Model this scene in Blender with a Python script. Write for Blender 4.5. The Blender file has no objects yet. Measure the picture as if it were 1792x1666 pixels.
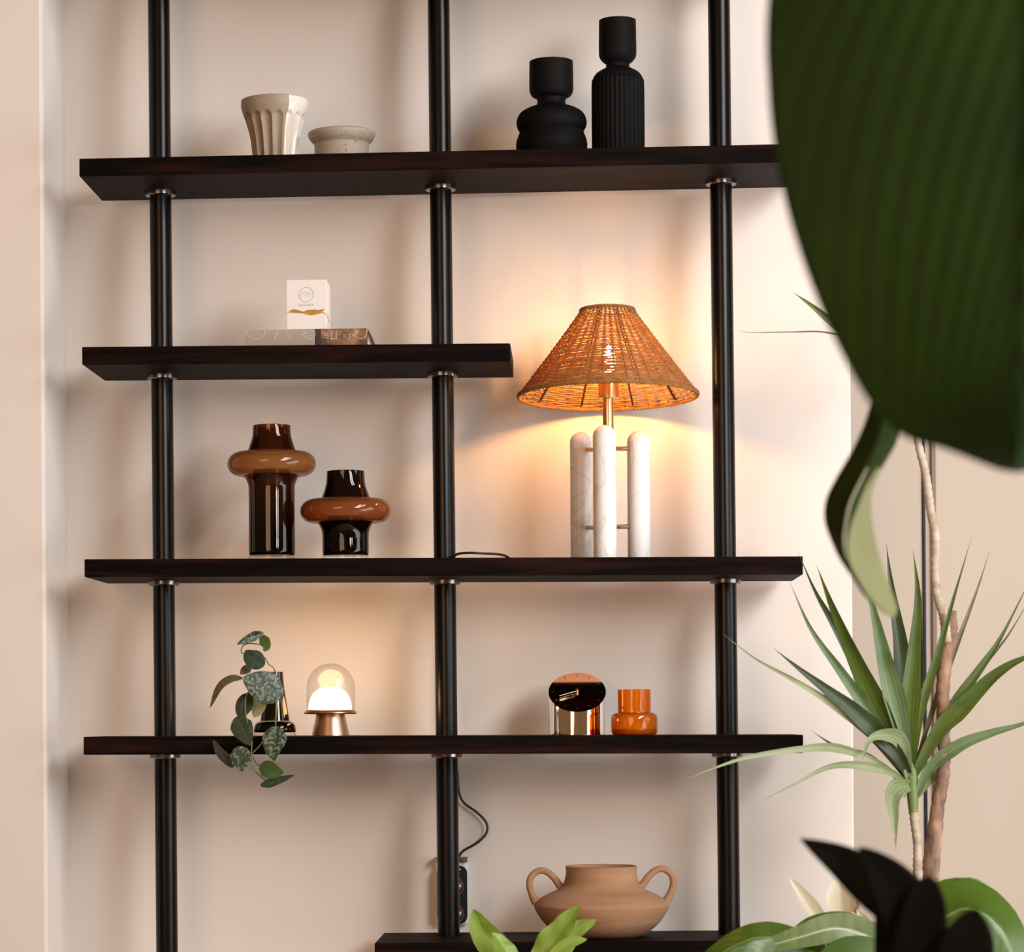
import bpy, bmesh, math, random
from mathutils import Vector, Matrix
random.seed(7)
S = bpy.context.scene
COL = S.collection
PI = math.pi

# ------------------------------------------------------------------ camera
FPX, DIST, Z0 = 5200.0, 5.2, 1.1            # focal length in pixels, distance to the shelf fronts, eye height
YAW, ROLL, CX, CY, PITCH = 0.0679, -0.0065, 656.2, 1230.6, 0.0054
CAM = Vector((0, -DIST, Z0))
r_ = Vector((math.cos(YAW), math.sin(YAW), 0)); f_ = Vector((-math.sin(YAW), math.cos(YAW), 0)); u_ = Vector((0, 0, 1))
f_, u_ = f_ * math.cos(PITCH) + u_ * math.sin(PITCH), u_ * math.cos(PITCH) - f_ * math.sin(PITCH)
r_, u_ = r_ * math.cos(ROLL) + u_ * math.sin(ROLL), u_ * math.cos(ROLL) - r_ * math.sin(ROLL)
cd = bpy.data.cameras.new('camera'); cam = bpy.data.objects.new('camera', cd); COL.objects.link(cam)
cam.matrix_world = Matrix(((r_.x, u_.x, -f_.x, CAM.x), (r_.y, u_.y, -f_.y, CAM.y), (r_.z, u_.z, -f_.z, CAM.z), (0, 0, 0, 1)))
cd.sensor_width = 36; cd.lens = FPX / 1792 * 36
cd.shift_x = (896 - CX) / 1792; cd.shift_y = (CY - 833) / 1792
cd.clip_start = 0.05
cd.dof.use_dof = True; cd.dof.focus_distance = 5.33; cd.dof.aperture_fstop = 4.6
S.camera = cam

def at(px, py, Y):
    """photo pixel -> world point on the plane y = Y"""
    d = f_ * FPX + r_ * (px - CX) - u_ * (py - CY)
    return CAM + d * ((Y + DIST) / d.y)
def kk(Y): return (Y + DIST) / FPX

# ------------------------------------------------------------------ world, lights, exposure
w = bpy.data.worlds.new('world'); S.world = w; w.use_nodes = True
bg = w.node_tree.nodes['Background']; bg.inputs[0].default_value = (1.0, 0.50, 0.22, 1); bg.inputs[1].default_value = 0.19
def area(name, loc, target, sx, sy, power, color):
    l = bpy.data.lights.new(name, 'AREA'); l.shape = 'RECTANGLE'; l.size = sx; l.size_y = sy; l.energy = power; l.color = color
    o = bpy.data.objects.new(name, l); COL.objects.link(o); o.location = loc
    o.rotation_euler = (Vector(target) - Vector(loc)).to_track_quat('-Z', 'Z').to_euler(); return o
area('window_light', (2.15, -3.30, Z0 + 1.80), (0.2, 0.3, Z0 + 0.3), 0.45, 2.9, 86, (1.0, 0.985, 0.97))
area('window_light', (2.72, -2.85, Z0 + 1.80), (0.2, 0.3, Z0 + 0.3), 0.45, 2.9, 86, (1.0, 0.985, 0.97))
area('side_fill_light', (2.0, -1.15, Z0 - 0.05), (0.3, 0.3, Z0 - 0.1), 0.9, 2.1, 30, (0.98, 0.99, 1.0))  # added grazing fill, brightens the right end of the wall; not an actual window
area('front_fill_light', (-2.0, -6.0, Z0 + 0.9), (0, 0.3, Z0 + 0.2), 2.4, 2.0, 72, (1.0, 0.62, 0.38))  # added warm fill from behind the camera to lift shadows; stands for no window
S.view_settings.view_transform = 'Standard'; S.view_settings.look = 'None'
S.view_settings.exposure = 0.0; S.view_settings.gamma = 1; S.view_settings.use_curve_mapping = False
try:
    S.cycles.use_denoising = True; S.cycles.max_bounces = 12; S.cycles.transparent_max_bounces = 24
    S.cycles.caustics_refractive = False; S.cycles.caustics_reflective = False
    S.cycles.sample_clamp_indirect = 6
except Exception: pass

# ------------------------------------------------------------------ materials
def new_mat(name):
    m = bpy.data.materials.new(name); m.use_nodes = True
    return m, m.node_tree.nodes, m.node_tree.links, m.node_tree.nodes['Principled BSDF']
def veins(m, kind, amt, n, rib=None, slant=1.0):
    """leaf grain on the leaf's own u/v: 'long' runs along it, 'side' runs from the midrib to the edge"""
    N, L = m.node_tree.nodes, m.node_tree.links; b = N['Principled BSDF']
    src = b.inputs['Base Color'].links[0].from_socket
    uv = N.new('ShaderNodeUVMap'); sx = N.new('ShaderNodeSeparateXYZ'); L.new(uv.outputs[0], sx.inputs[0])
    def M(op, a, b_=None, c=None):
        q = N.new('ShaderNodeMath'); q.operation = op
        for k_, v in enumerate((a, b_, c)):
            if v is None: continue
            if isinstance(v, (int, float)): q.inputs[k_].default_value = v
            else: L.new(v, q.inputs[k_])
        return q.outputs[0]
    au = M('ABSOLUTE', M('SUBTRACT', sx.outputs[0], 0.5))
    ph = M('MULTIPLY', au, n * 12.566) if kind == 'long' else M('MULTIPLY', M('SUBTRACT', sx.outputs[1], M('MULTIPLY', au, slant)), n * 6.283)
    wv = M('MULTIPLY_ADD', M('SINE', ph), 0.5, 0.5)
    wv = M('POWER', wv, 1.0 if kind == 'long' else 5.0)
    f = M('MULTIPLY', wv, amt)
    hs = N.new('ShaderNodeHueSaturation'); hs.inputs['Value'].default_value = 2.2; L.new(src, hs.inputs['Color'])
    mx = N.new('ShaderNodeMix'); mx.data_type = 'RGBA'; L.new(f, mx.inputs[0]); L.new(src, mx.inputs[6]); L.new(hs.outputs[0], mx.inputs[7])
    res = mx.outputs[2]
    if rib:
        g = M('LESS_THAN', au, rib[1]); m3 = N.new('ShaderNodeMix'); m3.data_type = 'RGBA'; L.new(g, m3.inputs[0]); L.new(res, m3.inputs[6]); m3.inputs[7].default_value = (*rib[0], 1); res = m3.outputs[2]
    L.new(res, b.inputs['Base Color'])
def mat(name, col, rough=0.5, metal=0.0, spec=0.5, noise=None, nscale=30.0, bump=0.0, bscale=80.0, stretch=(1, 1, 1), trans=0.0, detail=4.0, thr=(0.35, 0.65)):
    m, N, L, b = new_mat(name)
    b.inputs['Base Color'].default_value = (*col, 1); b.inputs['Roughness'].default_value = rough
    b.inputs['Metallic'].default_value = metal; b.inputs['Specular IOR Level'].default_value = spec
    tc = N.new('ShaderNodeTexCoord'); mp = N.new('ShaderNodeMapping'); L.new(tc.outputs['Object'], mp.inputs[0]); mp.inputs['Scale'].default_value = stretch
    if noise:
        n = N.new('ShaderNodeTexNoise'); n.inputs['Scale'].default_value = nscale; n.inputs['Detail'].default_value = detail
        L.new(mp.outputs[0], n.inputs[0])
        cr = N.new('ShaderNodeValToRGB'); cr.color_ramp.elements[0].color = (*col, 1); cr.color_ramp.elements[1].color = (*noise, 1)
        cr.color_ramp.elements[0].position, cr.color_ramp.elements[1].position = thr
        L.new(n.outputs['Fac'], cr.inputs[0]); L.new(cr.outputs[0], b.inputs['Base Color'])
    if bump:
        n2 = N.new('ShaderNodeTexNoise'); n2.inputs['Scale'].default_value = bscale; n2.inputs['Detail'].default_value = 3
        L.new(mp.outputs[0], n2.inputs[0])
        bp = N.new('ShaderNodeBump'); bp.inputs['Strength'].default_value = bump; bp.inputs['Distance'].default_value = 0.002
        L.new(n2.outputs['Fac'], bp.inputs['Height']); L.new(bp.outputs[0], b.inputs['Normal'])
    if trans:
        tr = N.new('ShaderNodeBsdfTranslucent'); mx = N.new('ShaderNodeMixShader'); mx.inputs[0].default_value = trans
        tr.inputs[0].default_value = (min(1, col[0] * 1.6), min(1, col[1] * 1.6), col[2] * 0.9, 1)
        out = N['Material Output']
        L.new(b.outputs[0], mx.inputs[1]); L.new(tr.outputs[0], mx.inputs[2]); L.new(mx.outputs[0], out.inputs[0])
    return m
def glass(name, thru, edge, body=(0, 0, 0), body_fac=0.0, rough=0.03, ior=1.5, blend=0.45, grad=None):
    """thin tinted glass wall: what passes straight through is absorbed more at grazing angles (longer path)"""
    m, N, L, b = new_mat(name); N.remove(b); out = N['Material Output']
    lw = N.new('ShaderNodeLayerWeight'); lw.inputs['Blend'].default_value = blend
    mc = N.new('ShaderNodeMix'); mc.data_type = 'RGBA'; mc.inputs[6].default_value = (*thru, 1); mc.inputs[7].default_value = (*edge, 1)
    L.new(lw.outputs['Facing'], mc.inputs[0])
    t = N.new('ShaderNodeBsdfTransparent'); L.new(mc.outputs[2], t.inputs[0])
    d = N.new('ShaderNodeBsdfDiffuse'); d.inputs[0].default_value = (*body, 1)
    m1 = N.new('ShaderNodeMixShader'); m1.inputs[0].default_value = body_fac; L.new(t.outputs[0], m1.inputs[1]); L.new(d.outputs[0], m1.inputs[2])
    g = N.new('ShaderNodeBsdfGlossy'); g.inputs['Roughness'].default_value = rough
    lf = N.new('ShaderNodeLayerWeight'); lf.inputs['Blend'].default_value = 0.5
    pw = N.new('ShaderNodeMath'); pw.operation = 'POWER'; pw.inputs[1].default_value = 5; L.new(lf.outputs['Facing'], pw.inputs[0])
    fr = N.new('ShaderNodeMath'); fr.operation = 'MULTIPLY_ADD'; fr.inputs[1].default_value = 0.7; fr.inputs[2].default_value = ((ior - 1) / (ior + 1)) ** 2; L.new(pw.outputs[0], fr.inputs[0])
    if grad:
        z0, z1, c0 = grad; tc = N.new('ShaderNodeTexCoord'); sx = N.new('ShaderNodeSeparateXYZ'); L.new(tc.outputs['Object'], sx.inputs[0])
        mr = N.new('ShaderNodeMapRange'); mr.inputs[1].default_value = z0; mr.inputs[2].default_value = z1; mr.interpolation_type = 'SMOOTHSTEP'; L.new(sx.outputs[2], mr.inputs[0])
        gm = N.new('ShaderNodeMix'); gm.data_type = 'RGBA'; gm.inputs[6].default_value = (*c0, 1); L.new(mr.outputs[0], gm.inputs[0]); L.new(mc.outputs[2], gm.inputs[7]); L.new(gm.outputs[2], t.inputs[0])
        g2 = N.new('ShaderNodeMix'); g2.data_type = 'RGBA'; g2.inputs[6].default_value = (*[c * 0.3 for c in c0], 1); g2.inputs[7].default_value = (*body, 1); L.new(mr.outputs[0], g2.inputs[0]); L.new(g2.outputs[2], d.inputs[0])
    m2 = N.new('ShaderNodeMixShader'); L.new(fr.outputs[0], m2.inputs[0]); L.new(m1.outputs[0], m2.inputs[1]); L.new(g.outputs[0], m2.inputs[2])
    L.new(m2.outputs[0], out.inputs[0]); return m
def emit(name, col, st):
    m, N, L, b = new_mat(name); b.inputs['Base Color'].default_value = (*col, 1)
    b.inputs['Emission Color'].default_value = (*col, 1); b.inputs['Emission Strength'].default_value = st; return m

PLASTER = mat('warm_plaster', (0.77, 0.71, 0.655), 0.9, spec=0.2, noise=(0.81, 0.765, 0.725), nscale=1.6, bump=0.15, bscale=12)
BEIGE = mat('beige_lacquer', (0.47, 0.40, 0.325), 0.55, spec=0.3, noise=(0.50, 0.43, 0.36), nscale=1.5, stretch=(3, 3, 0.2))
FLOORM = mat('floor_stone', (0.45, 0.36, 0.28), 0.6, noise=(0.38, 0.30, 0.23), nscale=3)
BLACKM = mat('black_powder_coat', (0.002, 0.002, 0.0025), 0.27, spec=0.24, bump=0.05, bscale=300)
FLM = mat('dark_steel', (0.20, 0.19, 0.18), 0.22, 1.0)
STEEL = mat('brushed_steel', (0.62, 0.6, 0.56), 0.2, 1.0)
CHROME = mat('polished_chrome', (0.9, 0.88, 0.86), 0.04, 1.0)
BRASS = mat('brushed_brass', (0.72, 0.50, 0.24), 0.28, 1.0)
COPPER = mat('satin_copper', (0.62, 0.40, 0.27), 0.34, 1.0)
CORD = mat('black_rubber', (0.012, 0.011, 0.011), 0.5)
MATTE = mat('matte_black_ceramic', (0.0045, 0.0042, 0.0045), 0.65, spec=0.10, bump=0.1, bscale=400)
CLAYB = mat('beige_clay', (0.33, 0.262, 0.19), 0.55, noise=(0.37, 0.295, 0.215), nscale=25, bump=0.1, bscale=200)
GLAZE = mat('white_glaze', (0.80, 0.76, 0.69), 0.18)
SPECK = mat('speckled_clay', (0.41, 0.355, 0.28), 0.6, noise=(0.19, 0.15, 0.11), nscale=260, detail=1.0, thr=(0.66, 0.71), bump=0.15, bscale=260)
TERRA = mat('tan_clay', (0.36, 0.195, 0.105), 0.75, spec=0.2, noise=(0.42, 0.245, 0.145), nscale=9, bump=0.25, bscale=60, stretch=(1, 1, 6))
RATTAN = mat('rattan', (0.37, 0.17, 0.05), 0.6, spec=0.3, noise=(0.50, 0.26, 0.085), nscale=60, trans=0.34)
WIRE = mat('dark_wire', (0.05, 0.025, 0.015), 0.5, 0.5)
CARD = mat('white_card', (0.82, 0.79, 0.76), 0.6)
INKG = mat('grey_ink', (0.36, 0.34, 0.33), 0.6)
GOLDF = mat('ochre_leaf_print', (0.60, 0.28, 0.04), 0.5, noise=(0.42, 0.17, 0.02), nscale=200)
INKB = mat('brown_ink', (0.14, 0.07, 0.03), 0.6)
BOOKB = mat('beige_cover', (0.40, 0.345, 0.28), 0.7)
BOOKN = mat('brown_photo_cover', (0.10, 0.045, 0.018), 0.5, noise=(0.36, 0.20, 0.10), nscale=45, detail=5)
BOOKD = mat('dark_cover', (0.03, 0.023, 0.02), 0.5)
PAPER = mat('paper', (0.72, 0.68, 0.63), 0.8)
CREAM = mat('cream_ink', (0.72, 0.64, 0.54), 0.6)
WHITEP = mat('white_plastic', (0.78, 0.76, 0.74), 0.35)
DARKP = mat('black_plastic', (0.012, 0.012, 0.016), 0.35)
TRIMD = mat('dark_metal_trim', (0.02, 0.018, 0.03), 0.3, 0.6)
TRIMB = mat('mauve_brown_trim', (0.20, 0.13, 0.11), 0.5)
TRUNK = mat('bark', (0.13, 0.085, 0.06), 0.85, noise=(0.40, 0.23, 0.14), nscale=38, bump=1.0, bscale=110, stretch=(1, 1, 0.45))
TRUNKP = mat('pale_bark', (0.52, 0.45, 0.36), 0.8, noise=(0.36, 0.28, 0.2), nscale=30, bump=0.8, bscale=60, stretch=(1, 1, 2.5))
POTM = mat('grey_planter', (0.25, 0.24, 0.22), 0.8, bump=0.2)
SOIL = mat('soil', (0.03, 0.02, 0.012), 0.95, bump=0.8, bscale=120)
RED = mat('red_plastic', (0.55, 0.04, 0.03), 0.4); BLUE = mat('blue_plastic', (0.03, 0.22, 0.42), 0.4)

def marble():
    m, N, L, b = new_mat('white_marble'); b.inputs['Roughness'].default_value = 0.32
    tc = N.new('ShaderNodeTexCoord'); n = N.new('ShaderNodeTexNoise'); n.inputs['Scale'].default_value = 9; n.inputs['Detail'].default_value = 6; n.inputs['Distortion'].default_value = 1.2
    L.new(tc.outputs['Object'], n.inputs[0])
    a = N.new('ShaderNodeMath'); a.operation = 'SUBTRACT'; a.inputs[1].default_value = 0.5; L.new(n.outputs['Fac'], a.inputs[0])
    ab = N.new('ShaderNodeMath'); ab.operation = 'ABSOLUTE'; L.new(a.outputs[0], ab.inputs[0])
    cr = N.new('ShaderNodeValToRGB'); e = cr.color_ramp.elements; e[0].color = (0.70, 0.68, 0.67, 1); e[1].color = (0.84, 0.82, 0.80, 1); e[0].position = 0; e[1].position = 0.03
    L.new(ab.outputs[0], cr.inputs[0]); L.new(cr.outputs[0], b.inputs['Base Color']); return m
MARBLE = marble()
def espresso():
    m, N, L, b = new_mat('dark_stained_wood'); b.inputs['Roughness'].default_value = 0.6; b.inputs['Specular IOR Level'].default_value = 0.06
    tc = N.new('ShaderNodeTexCoord'); mp = N.new('ShaderNodeMapping'); mp.inputs['Scale'].default_value = (1.3, 14, 22); L.new(tc.outputs['Object'], mp.inputs[0])
    n = N.new('ShaderNodeTexNoise'); n.inputs['Scale'].default_value = 2.2; n.inputs['Detail'].default_value = 7; n.inputs['Distortion'].default_value = 1.0; L.new(mp.outputs[0], n.inputs[0])
    cr = N.new('ShaderNodeValToRGB'); e = cr.color_ramp.elements; e[0].color = (0.0022, 0.0012, 0.001, 1); e[1].color = (0.021, 0.0065, 0.0045, 1); e[0].position = 0.42; e[1].position = 0.72
    L.new(n.outputs['Fac'], cr.inputs[0]); L.new(cr.outputs[0], b.inputs['Base Color'])
    bp = N.new('ShaderNodeBump'); bp.inputs['Strength'].default_value = 0.25; bp.inputs['Distance'].default_value = 0.001; L.new(n.outputs['Fac'], bp.inputs['Height']); L.new(bp.outputs[0], b.inputs['Normal'])
    return m
WOOD = espresso()
def leaf_mat(name, col, col2, rough=0.4, trans=0.25, nscale=40, stretch=(1, 1, 1), thr=(0.4, 0.6), detail=4, spec=0.5):
    return mat(name, col, rough, noise=col2, nscale=nscale, trans=trans, stretch=stretch, thr=thr, detail=detail, spec=spec)
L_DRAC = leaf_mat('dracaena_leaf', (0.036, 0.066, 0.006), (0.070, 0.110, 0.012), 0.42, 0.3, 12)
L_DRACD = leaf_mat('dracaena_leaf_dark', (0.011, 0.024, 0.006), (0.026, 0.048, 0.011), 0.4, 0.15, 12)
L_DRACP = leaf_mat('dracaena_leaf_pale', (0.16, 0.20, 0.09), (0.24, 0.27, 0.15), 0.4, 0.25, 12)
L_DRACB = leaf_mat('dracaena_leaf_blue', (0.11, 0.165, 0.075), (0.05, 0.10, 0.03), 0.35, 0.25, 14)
L_BROWN = mat('dry_leaf', (0.32, 0.13, 0.06), 0.7)
L_BIG = leaf_mat('big_leaf', (0.011, 0.040, 0.0), (0.016, 0.053, 0.0), 0.65, 0.30, 6, spec=0.3)
L_BIGD = leaf_mat('hanging_leaf_dark', (0.014, 0.026, 0.003), (0.020, 0.036, 0.004), 0.7, 0.12, 10, spec=0.1)
L_BIGP = leaf_mat('hanging_leaf_pale', (0.24, 0.25, 0.10), (0.29, 0.29, 0.13), 0.6, 0.3, 10)
L_RIB = mat('pale_midrib', (0.42, 0.42, 0.30), 0.5)
L_BLACK = leaf_mat('near_black_leaf', (0.0025, 0.0022, 0.0012), (0.004, 0.0035, 0.002), 0.6, 0.0, 10, spec=0.06)
L_SILV = leaf_mat('silver_splashed_leaf', (0.013, 0.032, 0.013), (0.15, 0.19, 0.13), 0.5, 0.08, 190, thr=(0.47, 0.58), detail=4)
L_SCIN = leaf_mat('satin_green_leaf', (0.015, 0.034, 0.011), (0.048, 0.075, 0.036), 0.5, 0.12, 120, thr=(0.55, 0.68))
L_SCID = leaf_mat('satin_dark_leaf', (0.014, 0.026, 0.014), (0.05, 0.075, 0.045), 0.5, 0.1, 130, thr=(0.58, 0.66))
L_SCIG = leaf_mat('plain_green_leaf', (0.045, 0.095, 0.018), (0.06, 0.12, 0.026), 0.45, 0.2, 40)
L_SCIP = leaf_mat('pale_leaf_back', (0.25, 0.27, 0.14), (0.30, 0.31, 0.17), 0.6, 0.3, 40)
L_SCIB = leaf_mat('olive_brown_leaf', (0.11, 0.09, 0.045), (0.15, 0.13, 0.07), 0.5, 0.2, 40)
STEMB = mat('brown_stem', (0.16, 0.08, 0.04), 0.6); STEMG = mat('green_stem', (0.13, 0.18, 0.05), 0.5)
L_LIME = leaf_mat('lime_leaf', (0.20, 0.34, 0.045), (0.30, 0.42, 0.09), 0.4, 0.3, 22)
L_LILY = leaf_mat('broad_glossy_leaf', (0.045, 0.092, 0.006), (0.065, 0.120, 0.012), 0.33, 0.2, 9)
L_LILYP = leaf_mat('broad_leaf_sheen', (0.15, 0.19, 0.08), (0.10, 0.14, 0.045), 0.35, 0.15, 26, stretch=(2, 1, 0.6))
SPATHE = mat('white_spathe', (0.78, 0.74, 0.66), 0.5, trans=0.3, noise=(0.68, 0.62, 0.50), nscale=20)
SPADIX = mat('brown_spadix', (0.26, 0.15, 0.07), 0.8, bump=1.0, bscale=300)

veins(L_BIG, 'side', 0.30, 15, slant=0.95)
for m_ in (L_DRAC, L_DRACD, L_DRACP, L_DRACB): veins(m_, 'long', 0.42, 3.0)
veins(L_LILY, 'side', 0.12, 11, ((0.14, 0.22, 0.06), 0.018)); veins(L_LILYP, 'side', 0.5, 12, ((0.36, 0.40, 0.24), 0.03))
veins(L_LIME, 'side', 0.25, 9, ((0.34, 0.46, 0.12), 0.025))
for m_ in (L_SCIN, L_SCIG, L_SILV): veins(m_, 'side', 0.10, 5, ((0.03, 0.07, 0.03), 0.02))
# ------------------------------------------------------------------ mesh helpers
def link(name, verts, faces, m, parent=None, smooth=True, mats=None, fm=None):
    me = bpy.data.meshes.new(name); me.from_pydata([tuple(v) for v in verts], [], faces); me.update()
    bm = bmesh.new(); bm.from_mesh(me); bmesh.ops.recalc_face_normals(bm, faces=bm.faces); bm.to_mesh(me); bm.free()
    o = bpy.data.objects.new(name, me); COL.objects.link(o)
    for mm in (mats or [m]): me.materials.append(mm)
    if fm:
        for p, i in zip(me.polygons, fm): p.material_index = i
    if smooth: me.shade_smooth()
    if parent: par(o, parent)
    return o
def par(o, parent):
    bpy.context.view_layer.update()
    o.parent = parent; o.matrix_parent_inverse = parent_world(parent).inverted()
def parent_world(p):
    mloc = Matrix.Translation(p.location) @ p.rotation_euler.to_matrix().to_4x4()
    return (parent_world(p.parent) @ p.matrix_parent_inverse @ mloc) if p.parent else mloc
def thing(name, label, cat, loc, group=None):
    o = bpy.data.objects.new(name, None); COL.objects.link(o); o.location = loc; o.empty_display_size = 0.03
    o['label'] = label; o['category'] = cat
    if group: o['group'] = group
    return o
def sharp(o, ang=35):
    try: o.data.set_sharp_from_angle(angle=math.radians(ang))
    except Exception: pass
    return o
def lathe_geo(prof, c, seg=64, fn=None):
    """prof [(r, z)] absolute z, centre c (x, y); fn(theta, i, r, z) -> r"""
    V, Fc = [], []
    for i, (r, z) in enumerate(prof):
        for k in range(seg):
            a = 2 * PI * k / seg; rr = fn(a, i, r, z) if fn else r
            V.append((c[0] + rr * math.cos(a), c[1] + rr * math.sin(a), z))
    for i in range(len(prof) - 1):
        for k in range(seg):
            Fc.append((i * seg + k, i * seg + (k + 1) % seg, (i + 1) * seg + (k + 1) % seg, (i + 1) * seg + k))
    return V, Fc
def smooth_prof(p, n=4):
    """Catmull-Rom through the profile points; a point given twice stays a corner"""
    out = []
    for i in range(len(p) - 1):
        if p[i] == p[i + 1]: continue
        p0 = p[i - 1] if i > 0 else p[i]; p1 = p[i]; p2 = p[i + 1]; p3 = p[i + 2] if i + 2 < len(p) else p2
        for k in range(n):
            t = k / n
            q = [0.5 * (2 * b + (c - a) * t + (2 * a - 5 * b + 4 * c - d) * t * t + (3 * b - a - 3 * c + d) * t ** 3) for a, b, c, d in zip(p0, p1, p2, p3)]
            out.append(tuple(q))
    out.append(tuple(p[-1])); return out
def cap(V, Fc, seg, first=True, last=True):
    n = len(V) // seg
    if first: Fc.append(tuple(range(seg - 1, -1, -1)))
    if last: Fc.append(tuple((n - 1) * seg + k for k in range(seg)))
def turned(name, cx, Y, zb, prof_px, m, parent=None, seg=64, fn=None, sm=4, capb=True, capt=False, wall=0, ang=35, base_py=None, mats=None, fmf=None):
    """prof_px [(radius px, photo y)] from the bottom up; the lowest point sits on zb"""
    k = kk(Y); pts = []
    for i, (r, py) in enumerate(prof_px):
        z = at(cx, py, Y).z
        pts.append((r * k, z))
    dz = 0
    if zb is not None: pts[0] = (pts[0][0], zb); 
    c = at(cx, prof_px[len(prof_px) // 2][1], Y)
    c = (c.x, Y)
    pr = smooth_prof(pts, sm) if sm > 1 else pts
    pr = [(max(r, 0.0002), max(z, zb) if zb is not None else z) for r, z in pr]
    if wall:
        top = pr[-1]; inner = [(max(r - wall * k, 0.001), z) for r, z in pr if z > pr[0][1] + wall * k][::-1]
        n0 = len(pr); pr = pr + [(top[0] - wall * k * 0.5, top[1] + wall * k * 0.25)] + inner
    V, Fc = lathe_geo(pr, c, seg, fn)
    cap(V, Fc, seg, capb, capt or bool(wall))
    fm = [fmf(sum((Vector(V[i]) for i in f), Vector()) / len(f), c) for f in Fc] if fmf else None
    o = link(name, V, Fc, m, parent, mats=mats, fm=fm); sharp(o, ang); return o, c
def catmull(P, n=6):
    P = [Vector(p) for p in P]; out = []
    for i in range(len(P) - 1):
        p0 = P[i - 1] if i else P[0] * 2 - P[1]; p1, p2 = P[i], P[i + 1]; p3 = P[i + 2] if i + 2 < len(P) else p2 * 2 - p1
        for k in range(n):
            t = k / n
            out.append(0.5 * (2 * p1 + (p2 - p0) * t + (2 * p0 - 5 * p1 + 4 * p2 - p3) * t * t + (3 * p1 - p0 - 3 * p2 + p3) * t ** 3))
    out.append(P[-1]); return out
def tube_geo(P, R, seg=8, closed=False, base=0):
    V, Fc = [], []; n = len(P)
    if not hasattr(R, '__len__'): R = [R] * n
    up = Vector((0.12, 0.9, 0.31)).normalized()
    for i in range(n):
        a = P[(i - 1) % n] if closed else P[max(i - 1, 0)]; b = P[(i + 1) % n] if closed else P[min(i + 1, n - 1)]
        t = (b - a).normalized(); s = t.cross(up)
        if s.length < 1e-4: s = t.cross(Vector((1, 0, 0)))
        s.normalize(); q = s.cross(t).normalized(); up = q if not closed else up
        for k in range(seg):
            an = 2 * PI * k / seg; V.append(P[i] + (s * math.cos(an) + q * math.sin(an)) * R[i])
    m = n if closed else n - 1
    for i in range(m):
        j = (i + 1) % n
        for k in range(seg): Fc.append((base + i * seg + k, base + i * seg + (k + 1) % seg, base + j * seg + (k + 1) % seg, base + j * seg + k))
    if not closed:
        Fc.append(tuple(base + k for k in range(seg - 1, -1, -1))); Fc.append(tuple(base + (n - 1) * seg + k for k in range(seg)))
    return V, Fc
def tube(name, P, R, m, parent=None, seg=8, n=6, closed=False):
    if n > 1:
        Q = catmull(P, n)
        if hasattr(R, '__len__'):
            R = [R[min(int(i / n), len(R) - 1)] * (1 - (i % n) / n) + R[min(int(i / n) + 1, len(R) - 1)] * ((i % n) / n) for i in range(len(Q))]
    else: Q = [Vector(p) for p in P]
    V, Fc = tube_geo(Q, R, seg, closed); return sharp(link(name, V, Fc, m, parent), 60)
def box(name, lo, hi, m, parent=None, bev=0.0015, shear=None):
    bm = bmesh.new(); bmesh.ops.create_cube(bm, size=1)
    for v in bm.verts: v.co = Vector(((lo[0] + hi[0]) / 2 + v.co.x * (hi[0] - lo[0]), (lo[1] + hi[1]) / 2 + v.co.y * (hi[1] - lo[1]), (lo[2] + hi[2]) / 2 + v.co.z * (hi[2] - lo[2])))
    if shear:
        for v in bm.verts: v.co.z += shear * (v.co.x - lo[0])
    if bev: bmesh.ops.bevel(bm, geom=bm.edges[:], offset=bev, segments=2, affect='EDGES', profile=0.5)
    me = bpy.data.meshes.new(name); bm.to_mesh(me); bm.free(); me.materials.append(m)
    o = bpy.data.objects.new(name, me); COL.objects.link(o)
    if parent: par(o, parent)
    return o
def struct(o): o['kind'] = 'structure'; return o
def uvmap(o, w_, h_):
    uv = o.data.uv_layers.new(name='uv')
    for lp in o.data.loops:
        v = lp.vertex_index; uv.data[lp.index].uv = ((v % w_) / (w_ - 1), (v // w_) / (h_ - 1))
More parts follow.
